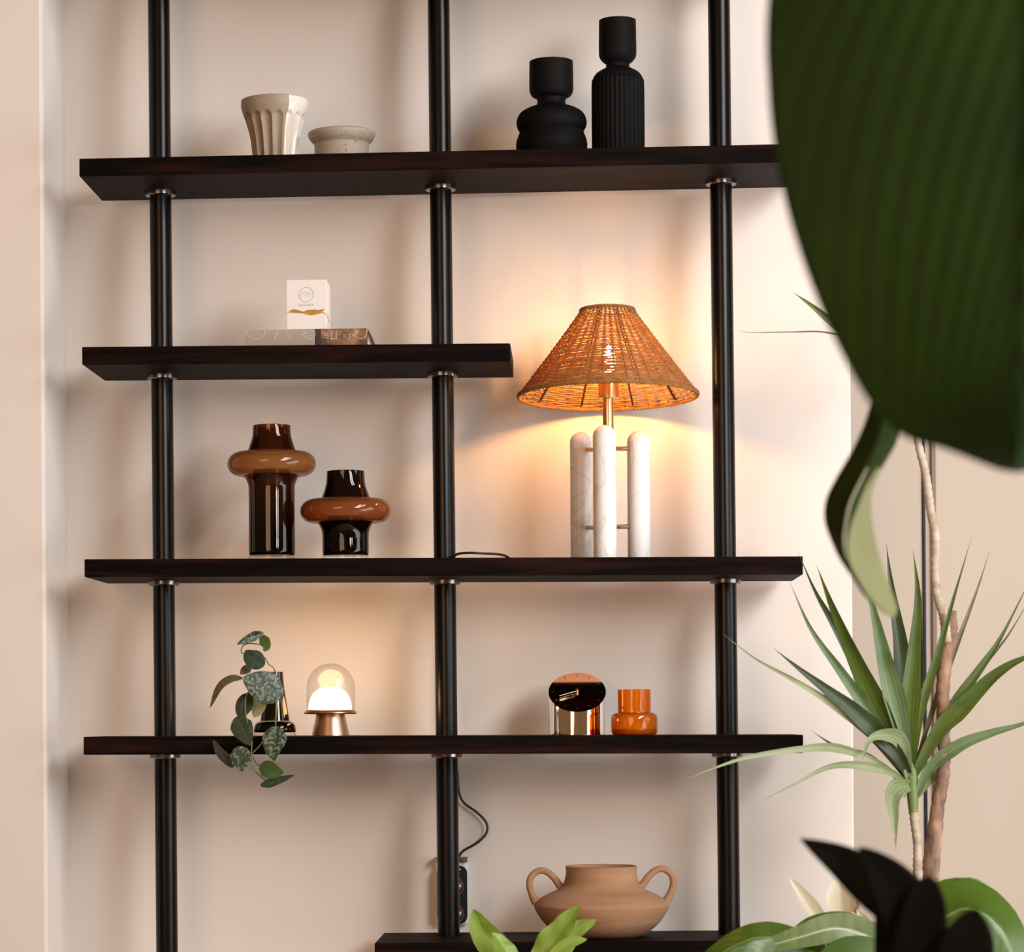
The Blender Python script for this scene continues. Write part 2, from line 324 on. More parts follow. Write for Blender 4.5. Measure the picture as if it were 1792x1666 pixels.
def blade(name, P, W, m, parent=None, prof='strap', fold=0.25, face=(0, -1, 0), twist=0.0, n=5, cols=6, mats=None, wave=0.0, thick=0.0, curl=0.0, ripple=0, seed=0):
    """leaf along the points P (world), half width W; face = direction its upper side looks; twist radians along the length"""
    Q = catmull(P, n); N = len(Q); V, Fc, fm = [], [], []
    for i, p in enumerate(Q):
        t = i / (N - 1); tg = (Q[min(i + 1, N - 1)] - Q[max(i - 1, 0)]).normalized()
        fc = Vector(face); s = tg.cross(fc)
        if s.length < 1e-3: s = tg.cross(Vector((1, 0, 0)))
        s.normalize(); q = s.cross(tg).normalized()
        if twist: R = Matrix.Rotation(twist * t, 3, tg); s = R @ s; q = R @ q
        if prof == 'strap': wv = (0.40 + 0.60 * min(1, t / 0.34)) * (min(1, (1 - t) / 0.66) ** 1.15)
        elif prof == 'heart': wv = (min(1, t / 0.30) ** 0.5) * (math.cos(max(0, (t - 0.30) / 0.70) * PI / 2) ** 0.75)
        elif prof == 'oval': wv = math.sin(PI * min(1, t * 0.98 + 0.01) ** 0.85) ** 0.7
        elif callable(prof): wv = prof(t)
        wv = max(wv, 0.012) * W
        for j in range(cols + 1):
            u = j / cols * 2 - 1
            off = abs(u) * fold * wv + curl * wv * u * u + wave * wv * math.sin(t * 19 + u * 2 + seed) * abs(u)
            if ripple: off += 0.025 * W * math.sin(ripple * (t * 2 - abs(u) * 0.5) * PI) * (1 - u * u * 0.5)
            lb = 0.0
            if prof == 'heart': lb = -0.22 * W * abs(u) * max(0, 1 - t * 4)
            V.append(p + s * (u * wv) + q * off + tg * lb)
    for i in range(N - 1):
        for j in range(cols):
            a = i * (cols + 1) + j; Fc.append((a, a + 1, a + cols + 2, a + cols + 1)); fm.append(i / (N - 1))
    o = link(name, V, Fc, m, parent, mats=mats, fm=[1 if t > 0.86 else 0 for t in fm] if mats and len(mats) == 2 else None)
    uvmap(o, cols + 1, N)
    if thick:
        md = o.modifiers.new('thickness', 'SOLIDIFY'); md.thickness = thick; md.offset = 0
    return o
def pts(lst, y0, y1=None):
    """photo points with depth running from y0 to y1, or given per point"""
    n = len(lst); out = []
    for i, p in enumerate(lst):
        Y = p[2] if len(p) > 2 else (y0 + (y1 - y0) * (i / (n - 1)) if y1 is not None else y0)
        out.append(at(p[0], p[1], Y))
    return out

# ------------------------------------------------------------------ the room
WY = 0.30                                   # back wall plane
xl = at(118, 900, WY).x                     # left inner corner of the niche
PY = WY - 0.235                             # front face of the projecting wall on the left
xr = at(1491, 1000, WY).x                   # where the plaster wall ends on the right
H = 3.5
def wallbox(name, lo, hi, m, bev=0.004): return struct(box(name, lo, hi, m, bev=bev))
wallbox('wall_back', (xl - 0.01, WY, 0), (xr, WY + 0.12, H), PLASTER, 0.003)
wallbox('wall_left', (xl - 1.6, PY, 0), (xl, WY + 0.02, H), PLASTER, 0.006)
RY = 0.62
xq = at(1620, 1200, RY).x; xq2 = at(1641, 1200, RY).x
wr = wallbox('wall_right', (xr - 0.1, RY + 0.02, 0), (xr + 1.6, RY + 0.12, H), BEIGE)
box('panel', (xr - 0.1, RY + 0.015, 0), (xq - 0.0022, RY + 0.022, H), BEIGE, wr)
box('panel', (xq2, RY + 0.015, 0), (xr + 1.6, RY + 0.022, H), BEIGE, wr)
struct(box('trim_1', (xq - 0.0022, RY + 0.010, 0), (xq + 0.0032, RY + 0.02, H), TRIMD, bev=0.001))
struct(box('trim_2', (xq2 - 0.0075, RY + 0.011, 0), (xq2, RY + 0.02, H), TRIMB, bev=0.001))
wallbox('floor', (-3.0, -7.0, -0.1), (3.2, 0.9, 0), FLOORM)

# ------------------------------------------------------------------ the shelving unit
unit = thing('shelving_unit', 'tall open shelving unit with dark wooden boards on three black steel posts', 'shelf', (at(780, 1600, 0.17).x, 0.17, 0.0))
DEP = 0.25; TH = 0.0318
SH = {}                                     # shelf -> (left x, z at left, slope)
def board(i, l, r):
    """l, r: photo points of the front top corners"""
    a, b = at(l[0], l[1], 0), at(r[0], r[1], 0); sl = (b.z - a.z) / (b.x - a.x)
    SH[i] = (a.x, a.z, sl)
    box('shelf_board', (a.x, 0, a.z - TH), (b.x, DEP, a.z), WOOD, unit, bev=0.0016, shear=sl)
board(0, (130, -108), (1340, -135)); board(1, (138.5, 277.5), (1415, 251)); board(2, (143.5, 607), (893, 600.5))
board(3, (147.5, 978.5), (1405, 973.5)); board(4, (146, 1289.5), (1405.5, 1286)); board(5, (655.5, 1650.5), (1560, 1644))
def top(i, x): a = SH[i]; return a[1] + a[2] * (x - a[0])
PYY = 0.165
for xa, xb in ((277.8, 291.8), (767.5, 785.0), (1258, 1276)):
    A = at(xa, 0, PYY); B = at(xb, 1600, PYY)
    dx = (A.x - B.x) / (A.z - B.z)
    def pxx(z): return B.x + dx * (z - B.z)
    p = tube('post', [(pxx(z), PYY, z) for z in (0.0, 1.0, 2.0, H)], 0.0198, BLACKM, unit, seg=40, n=1)
    for i in (0, 1, 2, 3, 4, 5):
        if (i == 5 and xa < 500) or (i == 2 and xa > 1200): continue
        zz = 0
        for _ in range(3): zz = top(i, pxx(zz)) - TH
        x = pxx(zz); V, Fc = lathe_geo([(0.0205, zz - 0.0085), (0.0262, zz - 0.0085), (0.0278, zz - 0.007), (0.0282, zz - 0.0015), (0.0282, zz + 0.001)], (x, PYY), 40); cap(V, Fc, 40, True, True)
        f = sharp(link('flange', V, Fc, FLM, p), 30)

# ------------------------------------------------------------------ shelf 1: two pots and two black vases
def flute(n, depth, z0, z1, Y):
    def fn(a, i, r, z):
        if z < z0 or z > z1 + 0.004: return r
        f = min(1, max(0, (z1 + 0.002 * math.sin(n * a * 1.0) - z) / 0.010)); return r - depth * f * abs(math.cos(n * a / 2)) ** 1.0
    return fn
Y = 0.10; x = at(481, 270, Y).x; zt = top(1, x)
t = thing('fluted_pot', 'beige fluted ceramic pot dipped in white glaze on the right side, top shelf', 'pot', (x, Y, zt))
za = at(481, 208, Y).z
prof = [(36, 292), (37, 291), (40, 270), (44, 240), (51, 214), (58.5, 192), (59.5, 184), (59, 177)]
nfl = 16
def scal(a, i, r, z):
    s = abs(math.sin(nfl * a / 2)); edge = za - 0.003 + 0.008 * s
    f = min(1, max(0, (edge + 0.001 - z) / 0.003)); return r - 0.0052 * f * s ** 0.8
def glz(p, c):
    a = math.atan2(p.y - c[1], p.x - c[0]); return 1 if -1.02 < a < 1.3 else 0
b, c = turned('pot_body', 481, Y, zt, prof, None, t, seg=256, fn=scal, sm=12, wall=5, ang=50, mats=[CLAYB, GLAZE], fmf=glz)
x = at(598, 270, Y).x; zt = top(1, x)
t = thing('flared_pot', 'low speckled stoneware pot with a wide flared rim, beside the fluted pot', 'pot', (x, Y, zt))
turned('pot_body', 598, Y, zt, [(46, 291), (47.5, 290), (48, 270), (48, 253), (48, 253), (55, 246), (58.5, 240), (59.8, 236), (59, 233), (57, 232)], SPECK, t, wall=4, ang=50)
Y = 0.11; x = at(966, 262, Y).x; zt = top(1, x)
t = thing('ridged_vase', 'short matte black vase with two stacked bulging rings under a cup neck', 'vase', (x, Y, zt))
k1 = at(966, 250, Y).z
def diag(a, i, r, z): return r + (0.0007 * math.sin(70 * a + (z - k1) * 900) if z < at(966, 188, Y).z else 0)
turned('vase_body', 965, Y, zt, [(50, 282), (55, 276), (61, 262), (61.5, 250), (58, 238), (55, 231), (55, 231), (60, 222), (60.5, 211), (55, 199), (43, 191), (30, 186), (25, 182), (25, 175), (26, 172), (26, 172), (34, 168), (38, 160), (38.5, 150), (38.3, 125), (38, 108)], MATTE, t, seg=210, fn=diag, wall=3, ang=40)
x = at(1081, 262, Y).x; zt = top(1, x)
t = thing('ribbed_bottle_vase', 'tall matte black ribbed bottle vase with a cylindrical cup neck', 'vase', (x, Y, zt))
zs = at(1081, 140, Y).z; zs2 = at(1079, 124, Y).z
def ribs(a, i, r, z):
    f = 1 if z < zs else max(0, (zs2 - z) / (zs2 - zs)); return r - 0.0014 * f * abs(math.cos(18 * a)) ** 1.5
turned('vase_body', 1081, Y, zt, [(45, 280), (46, 279), (46.2, 220), (46, 150), (44, 139), (38, 129), (27, 122), (21, 119), (20.5, 116), (20.5, 112), (20.5, 112), (27, 107), (32, 99), (32.8, 88), (32.5, 60), (32.2, 36)], MATTE, t, seg=216, fn=ribs, wall=3, ang=40)

# ------------------------------------------------------------------ shelf 2: two books and a white box
def stroke(name, poly, r, m, parent, Yf, n=4):
    return tube(name, [at(a, b, Yf) for a, b in poly], r, m, parent, seg=5, n=n)
Yb = 0.03; zt = top(2, at(490, 600, Yb).x); bt = at(490, 577, Yb).z + 0.0002
hb = at(490, 577, Yb).z - zt
xa, xb = at(430, 590, Yb).x, at(551, 590, Yb).x
t = thing('beige_book', 'beige book lying flat with pale outlined lettering, under the white box', 'book', ((xa + xb) / 2, Yb + 0.08, zt))
zt1 = top(2, xa)
box('cover', (xa, Yb, zt1 + 0.0001), (xb, Yb + 0.15, bt), BOOKB, t, bev=0.0006)
def arcp(cx, cy, rx, ry, a0, a1, n=8): return [(cx + rx * math.cos(math.radians(a0 + (a1 - a0) * i / n)), cy + ry * math.sin(math.radians(a0 + (a1 - a0) * i / n))) for i in range(n + 1)]
yo = 578.5
for g, pl in (('O', arcp(447, yo, 16.5, 15.5, 0, 180)), ('7', [(485.5, yo), (482, 587), (478.5, 594), (478.5, 594), (485.5, 594)]), ('7b', [(500, yo), (504, 587), (508, 594), (508, 594), (499, 594)]), ('3', [(529, yo)] + [(532, 581), (536, 581.5), (528, 587)] + arcp(541, 583, 10.5, 10.5, 140, -25, 8))):
    stroke('lettering', pl, 0.0006, CREAM, t, Yb - 0.0001)
xa, xb = at(551.5, 590, Yb).x, at(642, 590, Yb).x; xm = at(561.5, 590, Yb).x
t = thing('brown_book', 'brown photo-covered book lying flat at the right of the beige book', 'book', ((xa + xb) / 2, Yb + 0.08, zt))
zt1 = top(2, xa); h = bt - zt1
box('page_block', (xa + 0.001, Yb + 0.001, zt1), (xb - 0.001, Yb + 0.12, bt), PAPER, t, bev=0.0004)
box('spine', (xa + 0.0002, Yb - 0.0006, zt1 + 0.0001), (xm, Yb + 0.002, bt - 0.0002), BOOKD, t, bev=0.0003)
box('cover', (xm + 0.0001, Yb - 0.0008, zt1 + 0.0002), (xb, Yb + 0.003, bt - 0.0001), BOOKN, t, bev=0.0003)
A = at(642.5, 577.5, Yb); B = at(655, 601, Yb); B.z = top(2, B.x) + 0.0004
V = [A + Vector((0, 0, 0)), A + Vector((0.0022, 0, 0)), B + Vector((0.0012, 0, 0)), B - Vector((0.0014, 0, 0))]
V = V + [v + Vector((0, 0.11, 0)) for v in V]
link('open_cover_flap', V, [(0, 1, 2, 3), (4, 5, 6, 7), (0, 1, 5, 4), (1, 2, 6, 5), (2, 3, 7, 6), (3, 0, 4, 7)], BOOKD, t, smooth=False)
V = [A, B - Vector((0.0016, 0, 0)), Vector((A.x, A.y, top(2, A.x) + 0.0002))]; V = [v + Vector((0, 0.004, 0)) for v in V] + [v + Vector((0, 0.10, 0)) for v in V]
link('loose_pages', V, [(0, 1, 2), (3, 4, 5), (0, 1, 4, 3), (1, 2, 5, 4), (2, 0, 3, 5)], PAPER, t, smooth=False)
for pl in ([(580, yo), (579.5, 593), (579.5, 593), (588.5, 593), (588.5, 593), (588, yo)], [(621, 578.5), (626, 580.5), (622, 583), (617, 587)] + arcp(631.5, 582, 10.5, 10.5, 145, -25, 8), [(566, 585), (570, 584), (574, 585)], [(566, 588), (572, 587.5), (575, 588.5)], [(569, 591), (575, 591)], [(600, 586), (606, 586)], [(600, 590), (606, 590)], [(611, 584), (611, 592), (608, 594)]):
    stroke('lettering', pl, 0.0006, CREAM, t, Yb - 0.001)
xa, xb = at(501.3, 540, Yb).x, at(571.3, 540, Yb).x; zb2 = at(536, 489.5, Yb).z
t = thing('candle_box', 'small white card box with a round line emblem and a torn gold strip', 'box', ((xa + xb) / 2, Yb + 0.04, bt))
box('carton', (xa, Yb, bt), (xb, Yb + 0.082, zb2), CARD, t, bev=0.0007)
Yf = Yb - 0.0002
tube('emblem', [at(a, b, Yf) for a, b in arcp(536, 515.5, 12.5, 12.5, 0, 345, 24)], 0.00035, INKG, t, seg=5, n=1, closed=True)
for pl in ([(528.5, 519)] + arcp(533, 515.5, 4.6, 4.6, 180, 360, 6) + [(537.6, 519)], [(533, 519.5), (533, 516)], [(537.8, 514)] + [(540, 512.2), (542.8, 514), (542.8, 519.5)]):
    stroke('emblem', pl, 0.0003, INKG, t, Yf)
def text(s, px, py, Yt, size, m, parent, name='lettering', rot=None, spacing=1.0):
    cu = bpy.data.curves.new(name, 'FONT'); cu.body = s; cu.size = size; cu.extrude = 0.0001; cu.align_x = 'CENTER'; cu.space_character = spacing; cu.resolution_u = 2
    o = bpy.data.objects.new(name, cu); COL.objects.link(o); o.location = at(px, py, Yt); o.rotation_euler = rot or (PI / 2, 0, 0)
    bpy.context.view_layer.update(); dg = bpy.context.evaluated_depsgraph_get(); me = bpy.data.meshes.new_from_object(o.evaluated_get(dg)); mw = o.matrix_world.copy()
    bpy.data.objects.remove(o); me.materials.clear(); me.materials.append(m); o2 = bpy.data.objects.new(name, me); me.transform(mw); COL.objects.link(o2); par(o2, parent); return o2
text('ASTINY', 536, 536, Yf, 0.0062, INKG, t, spacing=1.35)
strip = [(502, 547), (507, 545), (511, 542.5), (516, 541.8), (522, 543.5), (527, 544.5), (531, 546.5), (536, 544), (541, 542.6), (546, 543), (551, 542.3), (556, 543), (560, 542), (565, 541.5), (569, 541)]
low = [(502, 547.3), (508, 546.8), (514, 547.5), (520, 547.6), (527, 548), (531, 548.2), (537, 550.5), (543, 551.6), (549, 551.2), (554, 549.8), (559, 548.6), (563, 547.8), (562, 545.6), (566, 544), (569, 541.4)]
V = [at(a, b, Yf - 0.0003) for a, b in strip] + [at(a, b, Yf - 0.0003) for a, b in low]; n = len(strip)
link('gold_strip', V, [(i, i + 1, n + i + 1, n + i) for i in range(n - 1)], GOLDF, t, smooth=False)
stroke('strip_edge', strip[1:12], 0.00035, INKB, t, Yf - 0.0004, n=2); stroke('strip_edge', [(562, 545), (567, 548), (571, 548.5)], 0.0004, INKB, t, Yf - 0.0004)
tube('strip_edge', [(xb + 0.0002, Yb + 0.002, at(571, 549, Yb).z), (xb + 0.0003, Yb + 0.03, at(574, 554, Yb).z), (xb + 0.0002, Yb + 0.055, at(576, 557, Yb).z)], 0.0005, INKB, t, seg=5)

# ------------------------------------------------------------------ shelf 3: brown glass vases
ZS3 = at(600, 977, 0.09).z
VG = glass('smoked_amber_glass', (0.46, 0.20, 0.08), (0.14, 0.04, 0.012), (0.10, 0.03, 0.008), 0.12, grad=(ZS3 + 0.02, ZS3 + 0.14, (0.03, 0.008, 0.003)))
VR = glass('amber_ring_glass', (0.70, 0.42, 0.20), (0.42, 0.20, 0.08), (0.36, 0.16, 0.055), 0.32)
VR2 = glass('rust_ring_glass', (0.62, 0.27, 0.11), (0.38, 0.12, 0.04), (0.34, 0.11, 0.035), 0.34)
ZS3 = at(600, 977, 0.09).z
VD = glass('dark_brown_glass', (0.30, 0.10, 0.03), (0.05, 0.012, 0.004), (0.06, 0.02, 0.006), 0.3, grad=(ZS3 + 0.03, ZS3 + 0.13, (0.010, 0.003, 0.002)))
VD2 = glass('black_brown_glass', (0.02, 0.006, 0.003), (0.004, 0.002, 0.001), (0.006, 0.002, 0.001), 0.6)
CLEAR = glass('clear_glass', (0.985, 0.98, 0.975), (0.84, 0.82, 0.80), (0, 0, 0), 0.0, ior=1.45)
def ring_vase(cx, Y, topy, ry, rr, rh, colr, neckm, ringm, bodym, name, label):
    x = at(cx, 977, Y).x; zt = top(3, x); zb = at(cx, 977, Y).z
    t = thing(name, label, 'vase', (x, Y, zt))
    d = 981
    turned('clear_foot', cx, Y, zt, [(colr - 3, d), (colr, d - 1), (colr, d - 8), (colr - 1, d - 9)], CLEAR, t, sm=1, capt=True)
    turned('body', cx, Y, None, [(colr - 3, d - 9.5), (colr, d - 12), (colr, d - 40), (colr, ry + 50), (colr + 1, ry + 36), (colr + 5, ry + 26), (colr + 9, ry + 20)], bodym, t, wall=0)
    turned('liner', cx, Y, None, [(colr - 8, d - 10), (colr - 7, d - 12), (colr - 7, ry + 24), (colr - 9, ry + 10)], VD if neckm is VG else VD2, t, sm=1, capt=True)
    prof = []
    for i in range(17):
        a = -PI * 0.62 + i / 16 * PI * 1.24; prof.append((rr - rh * 1.05 + rh * 1.05 * math.cos(a) * 1.0, ry - rh * math.sin(a)))
    prof = [(colr + 9, ry + 20), (rr - rh * 1.7, ry + rh)] + [p for p in prof if p[0] > rr - rh * 1.5] + [(rr - rh * 1.7, ry - rh), (colr + 4, ry - rh)]
    turned('ring', cx, Y, None, prof, ringm, t, sm=2, capb=False)
    turned('neck', cx, Y, None, [(colr + 3, ry - rh + 1), (colr - 1, ry - rh - 10), (colr - 5, ry - rh - 22), (34, topy + 20), (33, topy + 8), (33, topy + 2)], neckm, t, wall=2, capb=False)
ring_vase(475.5, 0.09, 743, 812, 78, 21, 40.5, VG, VR, VG, 'tall_ringed_vase', 'taller brown glass vase with a wide amber ring collar')
ring_vase(604.8, 0.09, 823, 894, 80, 20.5, 40.5, VD2, VR2, VD, 'short_ringed_vase', 'shorter near-black glass vase with a rust-coloured ring collar')

# ------------------------------------------------------------------ shelf 3: table lamp
LY = 0.125; lx = at(1065, 900, LY).x; zt = top(3, lx)
lamp = thing('table_lamp', 'table lamp with rattan cone shade on three white marble columns', 'lamp', (lx, LY, zt))
def capsule(cx, Y, r, ty, name='marble_column'):
    pr = [(r - 1.2, 980), (r, 978), (r, 900), (r, ty + r)] + [(r * math.cos(a), ty + r - r * math.sin(a)) for a in [PI / 2 * i / 8 for i in range(1, 8)]] + [(0.3, ty)]
    return turned(name, cx, Y, top(3, at(cx, 970, Y).x), pr, MARBLE, lamp, sm=1, seg=40, capt=True, ang=50)[0]
capsule(1057.5, 0.062, 20.3, 744); capsule(1016, 0.135, 18.8, 756); capsule(1117, 0.135, 19.8, 754.5)
for py in (785.5, 922):
    tube('brass_rod', [at(1057, py, 0.075), at(1108, py - 0.5, 0.135)], 0.0040, BRASS, lamp, seg=16, n=1)
    tube('brass_rod', [at(1024, py + 1.5, 0.128), at(1052, py + 1.5, 0.075)], 0.0042, BRASS, lamp, seg=16, n=1)
turned('stem', 1065.5, LY, None, [(9.6, 975), (9.6, 900), (9.6, 698)], BRASS, lamp, sm=1, seg=32, capt=True)
turned('bulb_socket', 1065, LY, None, [(16, 698), (18, 697), (18, 672), (15, 655)], BRASS, lamp, sm=1, seg=32, capt=True)
bulb = emit('bulb_glow', (1.0, 0.44, 0.11), 540.0)
turned('bulb', 1066, LY, None, [(5, 655), (9, 645), (11, 632), (9.5, 618), (5, 608), (1, 604)], bulb, lamp, sm=3, seg=16, capt=True)
# woven shade, built round its own axis, then tipped a little
sc = at(1064, 692, LY); k = kk(LY); tilt = Matrix.Translation(sc) @ Matrix.Rotation(math.radians(-2.8), 4, 'X')
hsh = 147 * k; r0, r1 = 47 * k, 155.5 * k
NR, NS = 46, 44
def place(V): return [tilt @ Vector(v) for v in V]
def prof_r(t): return r0 + (r1 - r0) * (t ** 1.03)     # t 0 top .. 1 bottom
V, Fc = [], []
rnd = random.Random(3)
for i in range(NR):
    t_ = i / (NR - 1); z = hsh * (1 - t_); r = prof_r(t_); SEG = 176; P = []; R = []
    dens = 1.0 if t_ > 0.70 else 0.80 + 0.2 * max(0, (t_ - 0.35) / 0.35)
    ph = rnd.uniform(0, 6.28)
    for s in range(SEG):
        a = 2 * PI * s / SEG
        rr = r + (0.0013 if i % 2 else -0.0013) * math.sin(NS / 2 * a)
        P.append(Vector((rr * math.cos(a), rr * math.sin(a), z + 0.0005 * math.sin(3 * a + ph)))); R.append(0.00168 * (1 - (0.52 * (1 if t_ < 0.45 else max(0.10, 1 - (t_ - 0.45) * 2.6))) * math.cos(NS / 2 * a) ** 2) * (1 + 0.07 * math.sin(5 * a + ph) + 0.05 * rnd.random()))
    v, f = tube_geo(P, R, 5, True, len(V)); V += v; Fc += f
shade = link('rattan_shade', place(V), Fc, RATTAN, lamp)
V, Fc = [], []
for s in range(NS):
    a = 2 * PI * (s + 0.5) / NS; P = []
    for j in range(9):
        t_ = j / 8; r = prof_r(t_); P.append(Vector((r * math.cos(a), r * math.sin(a), hsh * (1 - t_) + 0.001)))
    v, f = tube_geo(P, 0.0013, 5, False, len(V)); V += v; Fc += f
o = link('upright_canes', place(V), Fc, RATTAN, shade); o['kind'] = 'stuff'
for (rr, zz, thk, nm) in ((r1 + 0.0005, 0.0, 0.0021, 'rim_braid'), (r0, hsh + 0.002, 0.0016, 'top_braid')):
    V, Fc = [], []
    for q in range(3):
        P = []
        for s in range(360 if rr > 0.1 else 150):
            n_ = 360 if rr > 0.1 else 150; a = 2 * PI * s / n_; w_ = (44 if rr > 0.1 else 20) * a + q * 2 * PI / 3
            P.append(Vector(((rr + 0.0014 * math.cos(w_)) * math.cos(a), (rr + 0.0014 * math.cos(w_)) * math.sin(a), zz + 0.0026 * math.sin(w_))))
        v, f = tube_geo(P, thk, 5, True, len(V)); V += v; Fc += f
    link(nm, place(V), Fc, RATTAN, shade)
for s in range(10):
    a = math.radians(36 * s); P = [Vector(((prof_r(t_) - 0.0045) * math.cos(a), (prof_r(t_) - 0.0045) * math.sin(a), hsh * (1 - t_))) for t_ in (0.02, 0.5, 0.97)]
    tube('shade_wire', place(P), 0.0017, WIRE, lamp, seg=6, n=1)
tube('shade_wire', place([Vector((r0 * math.cos(a) * s, r0 * math.sin(a) * s, hsh - 0.004)) for a, s in ((0.4, 1), (0.4, 0.1), (0.4, -1))]), 0.0013, WIRE, lamp, seg=6, n=1)
# its cord: along the shelf, round behind the middle post and down to the socket strip
def S3(px, y): p = at(px, 975, y); return Vector((p.x, y, top(3, p.x) + 0.0024))
cord = [S3(1050, 0.20), S3(960, 0.215), S3(905, 0.18)]
for px, py, y in ((880, 971, 0.15), (845, 968.5, 0.10), (818, 967.5, 0.10), (797, 971, 0.125)): cord.append(at(px, py, y))
cord += [S3(783, 0.20), S3(765, 0.205)]
P = S3(752, 0.20); cord += [P + Vector((0, 0, 0.003)), P + Vector((0.004, 0.04, 0.003)), P + Vector((0.016, 0.066, -0.006)), at(775, 1060, 0.275), at(778, 1200, 0.275), at(792, 1320, 0.272)]
for px, py in ((800, 1350), (803, 1385), (812, 1405), (835, 1422), (851, 1440), (851, 1458), (835, 1475), (812, 1488), (804, 1498), (800, 1506)): cord.append(at(px, py, 0.285))
tube('power_cord', cord, 0.0023, CORD, lamp, seg=8, n=5)

# ------------------------------------------------------------------ socket strip on the wall
a, b = at(762, 1505, WY - 0.03), at(819, 1620, WY - 0.03)
strip_t = thing('socket_strip', 'white and black socket strip on the wall behind the middle post', 'power strip', (at(790, 1560, WY).x, WY - 0.001, b.z))
box('back_plate', (a.x, WY - 0.02, b.z), (b.x, WY - 0.0005, a.z), WHITEP, strip_t, bev=0.006)
bx = box('end_cap', (a.x, WY - 0.032, at(790, 1508, 0.27).z), (b.x + 0.0015, WY - 0.001, at(790, 1500, 0.27).z), STEEL, strip_t, bev=0.001)
bm = bmesh.new(); lo, hi = at(764, 1515, WY - 0.028), at(818, 1617, WY - 0.028); rad = 0.014; V = []
for cxx, czz, a0 in ((hi.x - rad, lo.z - rad, 0), (lo.x + rad, lo.z - rad, 90), (lo.x + rad, hi.z + rad, 180), (hi.x - rad, hi.z + rad, 270)):
    for q in range(6): an = math.radians(a0 + q * 18); V.append((cxx + rad * math.cos(an), WY - 0.028, czz + rad * math.sin(an)))
n = len(V); V += [(v[0], WY - 0.019, v[2]) for v in V]
link('face_plate', V, [tuple(range(n)), tuple(range(n, 2 * n))] + [(i, (i + 1) % n, n + (i + 1) % n, n + i) for i in range(n)], DARKP, strip_t, smooth=False)
for py, up in ((1552, 1), (1600, -1)):
    c = at(795, py, WY - 0.029)
    V, Fc = [], []
    P = [Vector((c.x + 0.017 * math.cos(q), WY - 0.0288, c.z + 0.017 * math.sin(q))) for q in [2 * PI * i / 24 for i in range(24)]]
    v, f = tube_geo(P, 0.0008, 5, True); s_ = link('socket', v, f, TRIMB, strip_t)
    for dz, mm in ((-0.004 * up, RED), (0.0, WHITEP), (0.004 * up, BLUE)):
        cc = at(804.5, py - 2, WY - 0.029); box('shutter', (cc.x - 0.0035, WY - 0.0295, cc.z + dz - 0.002), (cc.x + 0.003, WY - 0.0275, cc.z + dz + 0.002), mm, s_, bev=0.0003)
c = at(805, 1521.5, WY - 0.029); box('indicator', (c.x - 0.002, WY - 0.0292, c.z - 0.0008), (c.x + 0.0015, WY - 0.0275, c.z + 0.0008), WHITEP, strip_t, bev=0.0002)

# ------------------------------------------------------------------ shelf 4: dome lamp, clock, amber jar
Y = 0.10; x = at(578, 1280, Y).x; zt = top(4, x)
dl = thing('dome_lamp', 'small copper mushroom lamp with lit bulb under a clear glass dome', 'lamp', (x, Y, zt))
turned('base', 578.5, Y, zt, [(32.5, 1288), (33.2, 1287), (25, 1250)], COPPER, dl, sm=1, capt=True)
turned('tray', 578, Y, None, [(24, 1250), (45, 1249.5), (46.5, 1248), (46, 1246), (43, 1243), (41, 1241.5), (38, 1241)], COPPER, dl, sm=1, capt=True, ang=50)
turned('glow_bulb', 577.5, Y, None, [(38, 1241), (37.5, 1235), (34.5, 1223), (28, 1212), (18, 1206), (6, 1203.5), (0.3, 1203)], emit('opal_glow', (1.0, 0.56, 0.24), 26.0), dl, sm=3, capt=True)
dome = [(42.3, 1241), (42.3, 1204)] + [(42.3 * math.cos(a), 1203 - 42 * math.sin(a)) for a in [PI / 2 * i / 10 for i in range(1, 10)]] + [(0.3, 1161)]
turned('glass_dome', 578.5, Y, None, dome, CLEAR, dl, sm=1, capb=False, capt=True, ang=80)

Y = 0.149; cx = 1010.5; x = at(cx, 1280, Y).x; zt = top(4, x); k = kk(Y); r = 49.6 * k
ck = thing('slant_clock', 'chrome cylinder clock with a slanted black and copper mirror face', 'clock', (x, Y, zt))
zf, zbk = at(cx, 1245, Y - r).z, at(cx, 1178, Y + r).z
V = []; sg = 72
for lv in (0, 1):
    for q in range(sg):
        a = 2 * PI * q / sg; X_, Y_ = x + r * math.cos(a), Y + r * math.sin(a)
        V.append((X_, Y_, zt + 0.0005 if lv == 0 else zf + (zbk - zf) * (math.sin(a) + 1) / 2))
body = sharp(link('case', V, [(q, (q + 1) % sg, sg + (q + 1) % sg, sg + q) for q in range(sg)] + [tuple(range(sg))], CHROME, ck), 30)
nrm = Vector((0, -(zbk - zf), 2 * r)).normalized(); sl = Vector((0, 2 * r, zbk - zf)); ctr = Vector((x, Y, (zf + zbk) / 2)); ll = sl.length / 2; sl.normalize()
def fp(u, v, d=0.0): return ctr + Vector((1, 0, 0)) * u * r + sl * v * ll + nrm * d
V = [fp(1.008 * math.cos(2 * PI * q / sg), 1.008 * math.sin(2 * PI * q / sg), d) for d in (-0.001, 0.0006) for q in range(sg)]
MIRR = mat('copper_mirror', (0.85, 0.50, 0.34), 0.05, 1.0)
sharp(link('face', V, [(q, (q + 1) % sg, sg + (q + 1) % sg, sg + q) for q in range(sg)] + [tuple(range(sg)), tuple(range(sg, 2 * sg))], MIRR, ck), 30)
for a in range(12):
    an = a * PI / 6; tube('hour_mark', [fp(0.90 * math.sin(an), 0.90 * math.cos(an), 0.0009), fp(0.80 * math.sin(an), 0.80 * math.cos(an), 0.0009)], 0.0005, DARKP, ck, seg=5, n=1)
tube('hand', [fp(0.02, -0.0, 0.003), fp(-0.62, -0.26, 0.003)], 0.0007, STEEL, ck, seg=5, n=1)
